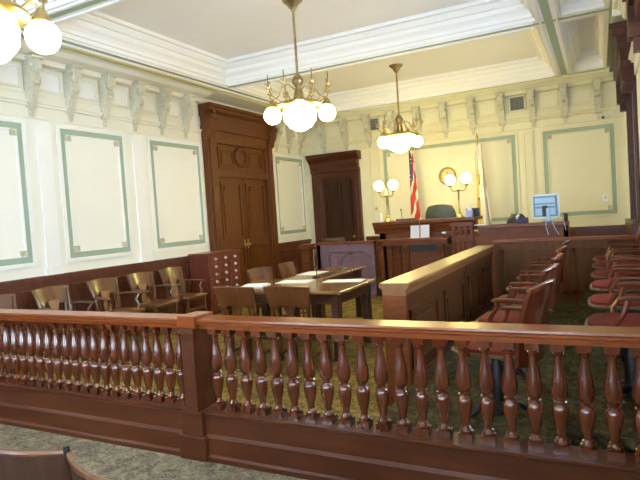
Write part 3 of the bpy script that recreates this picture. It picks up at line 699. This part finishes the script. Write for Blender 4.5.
# clerk's chair
t = thing('clerk_chair', 'black rounded chair back showing above the clerk desk', 'chair', (-1.29, 10.2, 0), radians(180))
def cb(u, v):
    a = (u-.5)*2; w = .21*math.sqrt(max(.02, 1-(v*.97)**4)); return (a*w, .2+.05*(1-a*a), .67+.71*v), (a*.3, 1, 0)
MB().sheet(cb, 10, 10, .07).build('backrest', 'black', t)
MB().box(-.24, .24, -.25, .2, .48, .57).build('seat', 'black', t, .03)
MB().tube([(0,.18,.52),(0,.27,.7)], .03, 8).build('back_bracket', 'iron', t)
MB().lathe([(.03,.08),(.03,.48)], (0,0,0), 12).build('pedestal', 'iron', t)
b = MB()
for k in range(5): a = 2*pi*k/5; b.tube([(0,0,.1),(.28*cos(a),.28*sin(a),.04)], [.03,.02], 6)
b.build('base', 'iron', t)
t = thing('desk_telephone', 'small dark blue and white desk telephone on the clerk desk', 'telephone', (-1.14, 9.41, 1.236))
b = MB().extr([(-.05,0),(.05,0),(.05,.09),(-.05,.03)], (-.09,0,0), (0,1,0), (0,0,1), (.18,0,0)); b.build('body', 'flagblue', t, .004)
MB().tube([(-.07,.06,.04),(-.085,.03,.11),(-.05,.02,.13)], [.02,.018,.02], 8).build('handset', 'bezel', t)

# judge's chair
t = thing('judge_chair', 'high-backed black leather swivel chair behind the bench', 'chair', (-2.76, 10.85, .36), radians(180))
def jb(u, v):
    a = (u-.5)*2; w = .29*(1-max(0, (v-.72))**2*3.2); return (a*w, .24+.06*(1-a*a)+.06*v, .48+.80*v-.03*a*a*v), (a*.3, 1, 0)
MB().sheet(jb, 12, 12, .10).build('backrest', 'leather', t)
b = MB(); b.tube([(-.16,.285,1.13),(-.08,.275,1.05),(.08,.275,1.05),(.16,.285,1.13)], .026, 8); b.tube([(-.18,.28,1.03),(-.1,.265,.97),(.1,.265,.97),(.18,.28,1.03)], .026, 8); b.build('headrest_fold', 'leather', t)
MB().box(-.27, .27, -.27, .22, .44, .55).build('seat', 'leather', t, .04)
for s in (-1, 1): MB().tube([(s*.28,.2,.5),(s*.31,.18,.72),(s*.31,-.15,.74),(s*.28,-.18,.5)], .025, 8).build('armrest', 'leather', t)
MB().lathe([(.035,.08),(.035,.44)], (0,0,0), 12).build('pedestal', 'iron', t)
b = MB()
for k in range(5): a = 2*pi*k/5; b.tube([(0,0,.1),(.28*cos(a),.28*sin(a),.04)], [.03,.02], 6)
b.build('base', 'iron', t)

# bench lamps
def bench_lamp(label, x, y):
    t = thing('bench_lamp', label, 'lamp', (x, y, 1.381), 0, 'twin globe lamps on the judge bench')
    MB().lathe([(.075,0),(.075,.02),(.05,.035),(.025,.06),(.018,.1),(.014,.12),(.022,.14),(.014,.16),(.013,.46),(.03,.48),(.035,.50),(.015,.53),(.018,.57),(.004,.62)], (0,0,0), 14).build('stem', 'brass', t)
    for s in (-1, 1):
        MB().tube([(0,0,.49),(s*.06,0,.46),(s*.12,0,.48),(s*.14,0,.56)], .010, 8).build('arm', 'brass', t)
        MB().lathe([(.02,.55),(.045,.57),(.045,.585)], (s*.14,0,0), 12).build('gallery', 'brass', t)
        MB().sphere((s*.14,0,.675), .090, 20, 12).build('globe', 'lampglobe', t)
    return t
bench_lamp('brass twin-globe lamp on the left end of the judge bench', -3.55, 9.72)
bench_lamp('brass twin-globe lamp on the right end of the judge bench', -2.21, 9.72)
# things on the bench
o = MB().lathe([(.035,0),(.04,.16),(.036,.165),(.032,.01)], (0,0,0), 16).build('white_cup', 'paper'); o.location = (-3.66, 9.62, 1.381); tag(o, 'white paper cup at the left end of the bench top', 'cup')
mic('black microphone on the judge bench beside the flag', (-3.26, 9.68, 1.381), .4, .28)
o = MB().box(-.19, .19, -.05, .05, 0, .035).build('document_tray', 'tableleg'); o.location = (-3.22, 9.82, 1.381); tag(o, 'low dark wooden tray behind the bench microphone', 'tray')
t = thing('tissue_box', 'pale blue tissue box with a white tissue on the bench', 'tissue box', (-2.02, 9.62, 1.381))
MB().box(-.055, .055, -.055, .055, 0, .12).build('carton', 'tissue', t, .004)
MB().add([(-.04,-.01,.12),(.045,-.01,.12),(.03,.02,.12),(-.03,.02,.12),(-.02,.0,.24),(.01,0,.2),(.035,.01,.17)], [(0,1,6,5,4),(3,4,5,6,2),(0,4,3),(1,2,6),(0,3,2,1)]).build('tissue', 'paper', t)
t = thing('desk_speaker', 'small dark box behind the tissue box on the bench', 'speaker', (-2.02, 9.85, 1.381)); MB().box(-.10, .12, -.05, .05, 0, .15).build('body', 'flagblue', t, .01); MB().box(-.08, .10, -.055, -.05, .02, .13).build('grille', 'black', t)
for x, l in ((-2.93, 'left white notice sheet hanging on the front of the bench'), (-2.75, 'right white notice sheet hanging on the front of the bench')):
    o = MB().add([(-.075,0,0),(.075,0,0),(.075,-.07,.0),(-.075,-.07,0)][:0] or [(-.08,-.06,0),(.08,-.06,0),(.08,-.02,.22),(-.08,-.02,.22),(-.08,-.055,0),(.08,-.055,0),(.08,-.015,.22),(-.08,-.015,.22)], [(0,1,2,3),(7,6,5,4),(0,4,5,1),(1,5,6,2),(2,6,7,3),(3,7,4,0)]).build('notice_sheet', 'paper')
    o.location = (x, 9.40, 1.072+.0); tag(o, l, 'paper')
o = MB().tube([(0,0,0),(0,0,.30)], .007, 6).build('reading_rod', 'brassdull'); o.location = (-2.84, 9.36, 1.071); tag(o, 'thin metal rod standing between the two notice sheets', 'rod')
t = thing('silver_microphone', 'small silver topped microphone on the right end of the writing shelf', 'microphone', (-2.40, 9.30, 1.071)); MB().lathe([(.03,0),(.03,.01),(.008,.015),(.008,.06)], (0,0,0), 10).build('stand', 'iron', t); MB().box(-.035, .035, -.02, .02, .055, .09).build('mic_head', 'knob', t, .008)

# ---------------------------------------------------------------- wall items
t = thing('wall_seal', 'round gold relief seal on the wall behind the judge chair', 'seal', (-2.91, YB-.035, 2.25))
MB().lathe([(.19,.028),(.19,.0),(.175,-.012),(.16,-.006),(.155,.0),(.155,.028)], (0,0,0), 32, 'y').build('rim', 'gold', t)
b = MB().lathe([(.155,.02),(.155,.0),(.12,-.004),(.115,.002),(.01,.0)], (0,0,0), 32, 'y')
for k in range(18): a = 2*pi*k/18; b.sphere((.137*cos(a), -.004, .137*sin(a)), .009, 6, 4)
b.extr([(-.05,.05),(.05,.05),(.05,-.01),(.03,-.05),(0,-.075),(-.03,-.05),(-.05,-.01)], (0,-.012,.0), (1,0,0), (0,0,1), (0,.012,0)); b.sphere((0,-.01,.075), .02, 8, 6)
b.build('relief', 'gold', t)
t = thing('light_switch', 'white light switch plate inside the right-hand wall panel', 'switch', (.08, YB-.012, 1.56))
MB().box(-.045, .045, -.006, .004, -.06, .06).build('plate', 'bezel', t, .002); MB().box(-.012, .012, -.014, -.006, -.03, .03).build('toggle', 'brassdull', t)
t = thing('thermostat', 'small round thermostat on the pilaster beside the back door', 'thermostat', (-4.56, YB-.056, 1.66))
MB().lathe([(.05,.004),(.05,-.01),(.04,-.022),(.01,-.024)], (0,0,0), 18, 'y').build('body', 'plaster', t); MB().lathe([(.02,-.02),(.018,-.03)], (0,0,0), 12, 'y').build('dial', 'brassdull', t)
t = thing('security_camera', 'small white security camera under the frieze at the right corner', 'camera', (.20, YB-.06, 3.07))
MB().box(-.03, .03, 0, .06, -.02, .06).build('mount', 'bezel', t); MB().tube([(0,.0,.02),(-.05,-.12,.01),(-.09,-.2,-.02)], [.03,.032,.034], 10).build('housing', 'bezel', t); MB().tube([(-.09,-.2,-.02),(-.1,-.215,-.025)], [.026,.026], 10).build('lens', 'black', t)

# ---------------------------------------------------------------- flags
def flag(label, x, y, kind, fringe):
    t = thing('flag_on_pole', label, 'flag', (x, y, .36))
    MB().lathe([(.14,0),(.14,.02),(.06,.05),(.03,.1)], (0,0,0), 20).build('base', 'brassdull', t)
    MB().tube([(0,0,.08),(0,0,2.48)], .013, 8).build('pole', 'brass' if fringe else 'tableleg', t)
    MB().lathe([(.013,2.46),(.03,2.49),(.012,2.52),(.03,2.57),(.002,2.68)], (0,0,0), 10).build('finial', 'brass', t)
    b = MB(); NU, NZ = 36, 40; vs = []; mats = []
    z1, z0 = 2.42, .72 if kind == 'us' else .66
    def pt(u, v):
        z = z1+(z0-z1)*v; w = .04+(.045 if kind == 'us' else .07)*min(1, v*1.2)
        side = u*2*pi; r = 1+.32*sin(5*side+2*v)
        return ((w*r*cos(side))+.035+.03*v, w*.65*r*sin(side)-.02, z)
    for j in range(NZ+1):
        for i in range(NU): vs.append(pt(i/NU, j/NZ))
    for j in range(NZ):
        for i in range(NU):
            u, v = (i+.5)/NU, (j+.5)/NZ
            if kind == 'us': m = 2 if (v < .36 and u > .45 and u < .8) else (1 if int((v*9+u*8)) % 3 == 0 else 0)
            else: m = 3 if (.5 < u < .66 or v > .95) else 1
            b.use(m).add([vs[j*NU+i], vs[j*NU+(i+1) % NU], vs[(j+1)*NU+(i+1) % NU], vs[(j+1)*NU+i]], [(0,1,2,3)], True)
    if kind == 'us':
        b.use(1)
        for k in range(14): u = .5+.04*(k % 7); v = .08+.05*(k % 6); p = pt(u, v); b.sphere((p[0]*1.02, p[1]-.006, p[2]), .009, 6, 4)
    c = b.build('cloth', ['flagred', 'flagwhite', 'flagblue', 'flaggold'], t)
    bm = bmesh.new(); bm.from_mesh(c.data); bmesh.ops.remove_doubles(bm, verts=bm.verts, dist=1e-5); bm.to_mesh(c.data); bm.free()
    if fringe: MB().tube([(-.03,-.06,2.30),(-.035,-.08,2.0),(-.03,-.075,1.75)], .008, 6).build('tassel_cord', 'flaggold', t)
    return t
flag('red, white and blue striped flag hanging on a pole left of the judge chair', -3.57, 11.35, 'us', False)
flag('white and gold flag hanging on a pole right of the judge chair', -2.16, 11.35, 'state', True)

# ---------------------------------------------------------------- chandeliers
def chandelier(label):
    t = thing('chandelier', label, 'chandelier', group='globe chandeliers')
    z = 0   # origin on the ceiling
    MB().lathe([(.13,0),(.12,-.02),(.07,-.06),(.05,-.10),(.03,-.12),(.025,-.14)], (0,0,0), 20).build('canopy', 'brassdull', t)
    MB().tube([(0,0,-.12),(0,0,-.93)], .016, 10).build('rod', 'brassdull', t)
    MB().lathe([(.016,-.90),(.03,-.92),(.05,-.94),(.075,-.98),(.075,-1.01),(.05,-1.05),(.035,-1.07),(.035,-1.09),(.05,-1.12),(.06,-1.18),(.075,-1.22),(.05,-1.25)], (0,0,0), 18).build('body', 'brassdull', t)
    MB().lathe([(.06,-1.22),(.22,-1.25),(.27,-1.27),(.28,-1.30),(.25,-1.32),(.2,-1.33)], (0,0,0), 24).build('crown_ring', 'brass', t)
    MB().lathe([(.18,-1.325),(.21,-1.37),(.20,-1.48),(.14,-1.56),(.06,-1.605),(.001,-1.62)], (0,0,0), 24).build('bowl', 'globe', t)
    for k in range(4):
        a = 2*pi*k/4+.50; c, s = cos(a), sin(a)
        def P(r, z): return (r*c, r*s, z)
        arm = MB().tube([P(.04,-1.10),P(.12,-1.02),P(.20,-1.06),P(.26,-1.18),P(.31,-1.20),P(.34,-1.24)], .010, 8).build('arm', 'brass', t)
        b = MB().lathe([(.02,-1.22),(.045,-1.26),(.06,-1.29),(.055,-1.315)], P(.34,0), 12); b.build('globe_holder', 'brass', arm)
        MB().sphere(P(.34,-1.405), .109, 22, 14).build('globe', 'globe', t)
        for a2 in (a+pi/4-.36, a+pi/4+.36):
         c, s = cos(a2), sin(a2)
         b = MB(); b.tube([P(.24,-1.27),P(.34,-1.20),P(.40,-1.16),P(.40,-1.10)], .008, 6)
         for j in range(5): q = 2*pi*j/5; x, y, zz = P(.40,-1.09); b.tube([(x,y,zz),(x+.035*cos(q),y+.035*sin(q),zz+.03),(x+.03*cos(q),y+.03*sin(q),zz+.06)], [.006,.008,.003], 6)
         b.lathe([(.03,-1.11),(.035,-1.09),(.012,-1.08)], P(.40,0), 10)
         cn = b.build('candle_arm', 'brass', t)
         MB().tube([P(.40,-1.08),P(.40,-.94)], .007, 6).build('candle', 'brassdull', cn)
    return t
ch = chandelier('large brass globe chandelier hanging over the counsel tables, middle of three'); ch.location = (-3.29, 6.07, ZC)
copy_tree(ch, (-3.26, 9.85, ZC), radians(15), 'brass globe chandelier on a long rod in front of the judge bench')
copy_tree(ch, (-3.40, 2.18, ZC), radians(26), 'nearest brass globe chandelier, cut by the top left corner of the view')

# ---------------------------------------------------------------- audience seats
def audience_seat(label):
    t = thing('audience_seat', label, 'seat', group='fixed wooden seats outside the railing')
    def bk(u, v):
        a = (u-.5)*2; return (a*.262, -.03-.075*(1-a*a)-.04*v, .38+.47*v), (a*.5, 1, .1)
    MB().sheet(bk, 14, 6, .02).build('backrest', 'doordark', t)
    MB().tube([(a*.262, -.07-.075*(1-a*a), .845) for a in [k/8-1 for k in range(17)]], .011, 8).build('crest_rail', 'oaktable', t)
    def st(u, v):
        a = (u-.5)*2; return (a*.225, .0+.40*v, .43-.02*(1-a*a)), (0,0,1)
    MB().sheet(st, 8, 4, .025).build('seat', 'oak', t)
    b = MB().box(.258, .274, -.06, .30, 0, .52); b.build('standard', 'iron', t, .004)
    MB().box(.245, .287, -.04, .30, .52, .545).build('armrest', 'oak', t, .006)
    MB().tube([(.266,-.075,.83),(.266,-.075,.868)], .010, 10).build('joint_knob', 'iron', t)
    return t
a_ = audience_seat('curved wooden seat back in the bottom left corner, left of the dark joint knob'); a_.location = (-1.83, 1.23, 0)
copy_tree(a_, (-1.272, 1.195, 0), radians(-5), 'curved wooden seat back at the bottom edge, right of the dark joint knob')
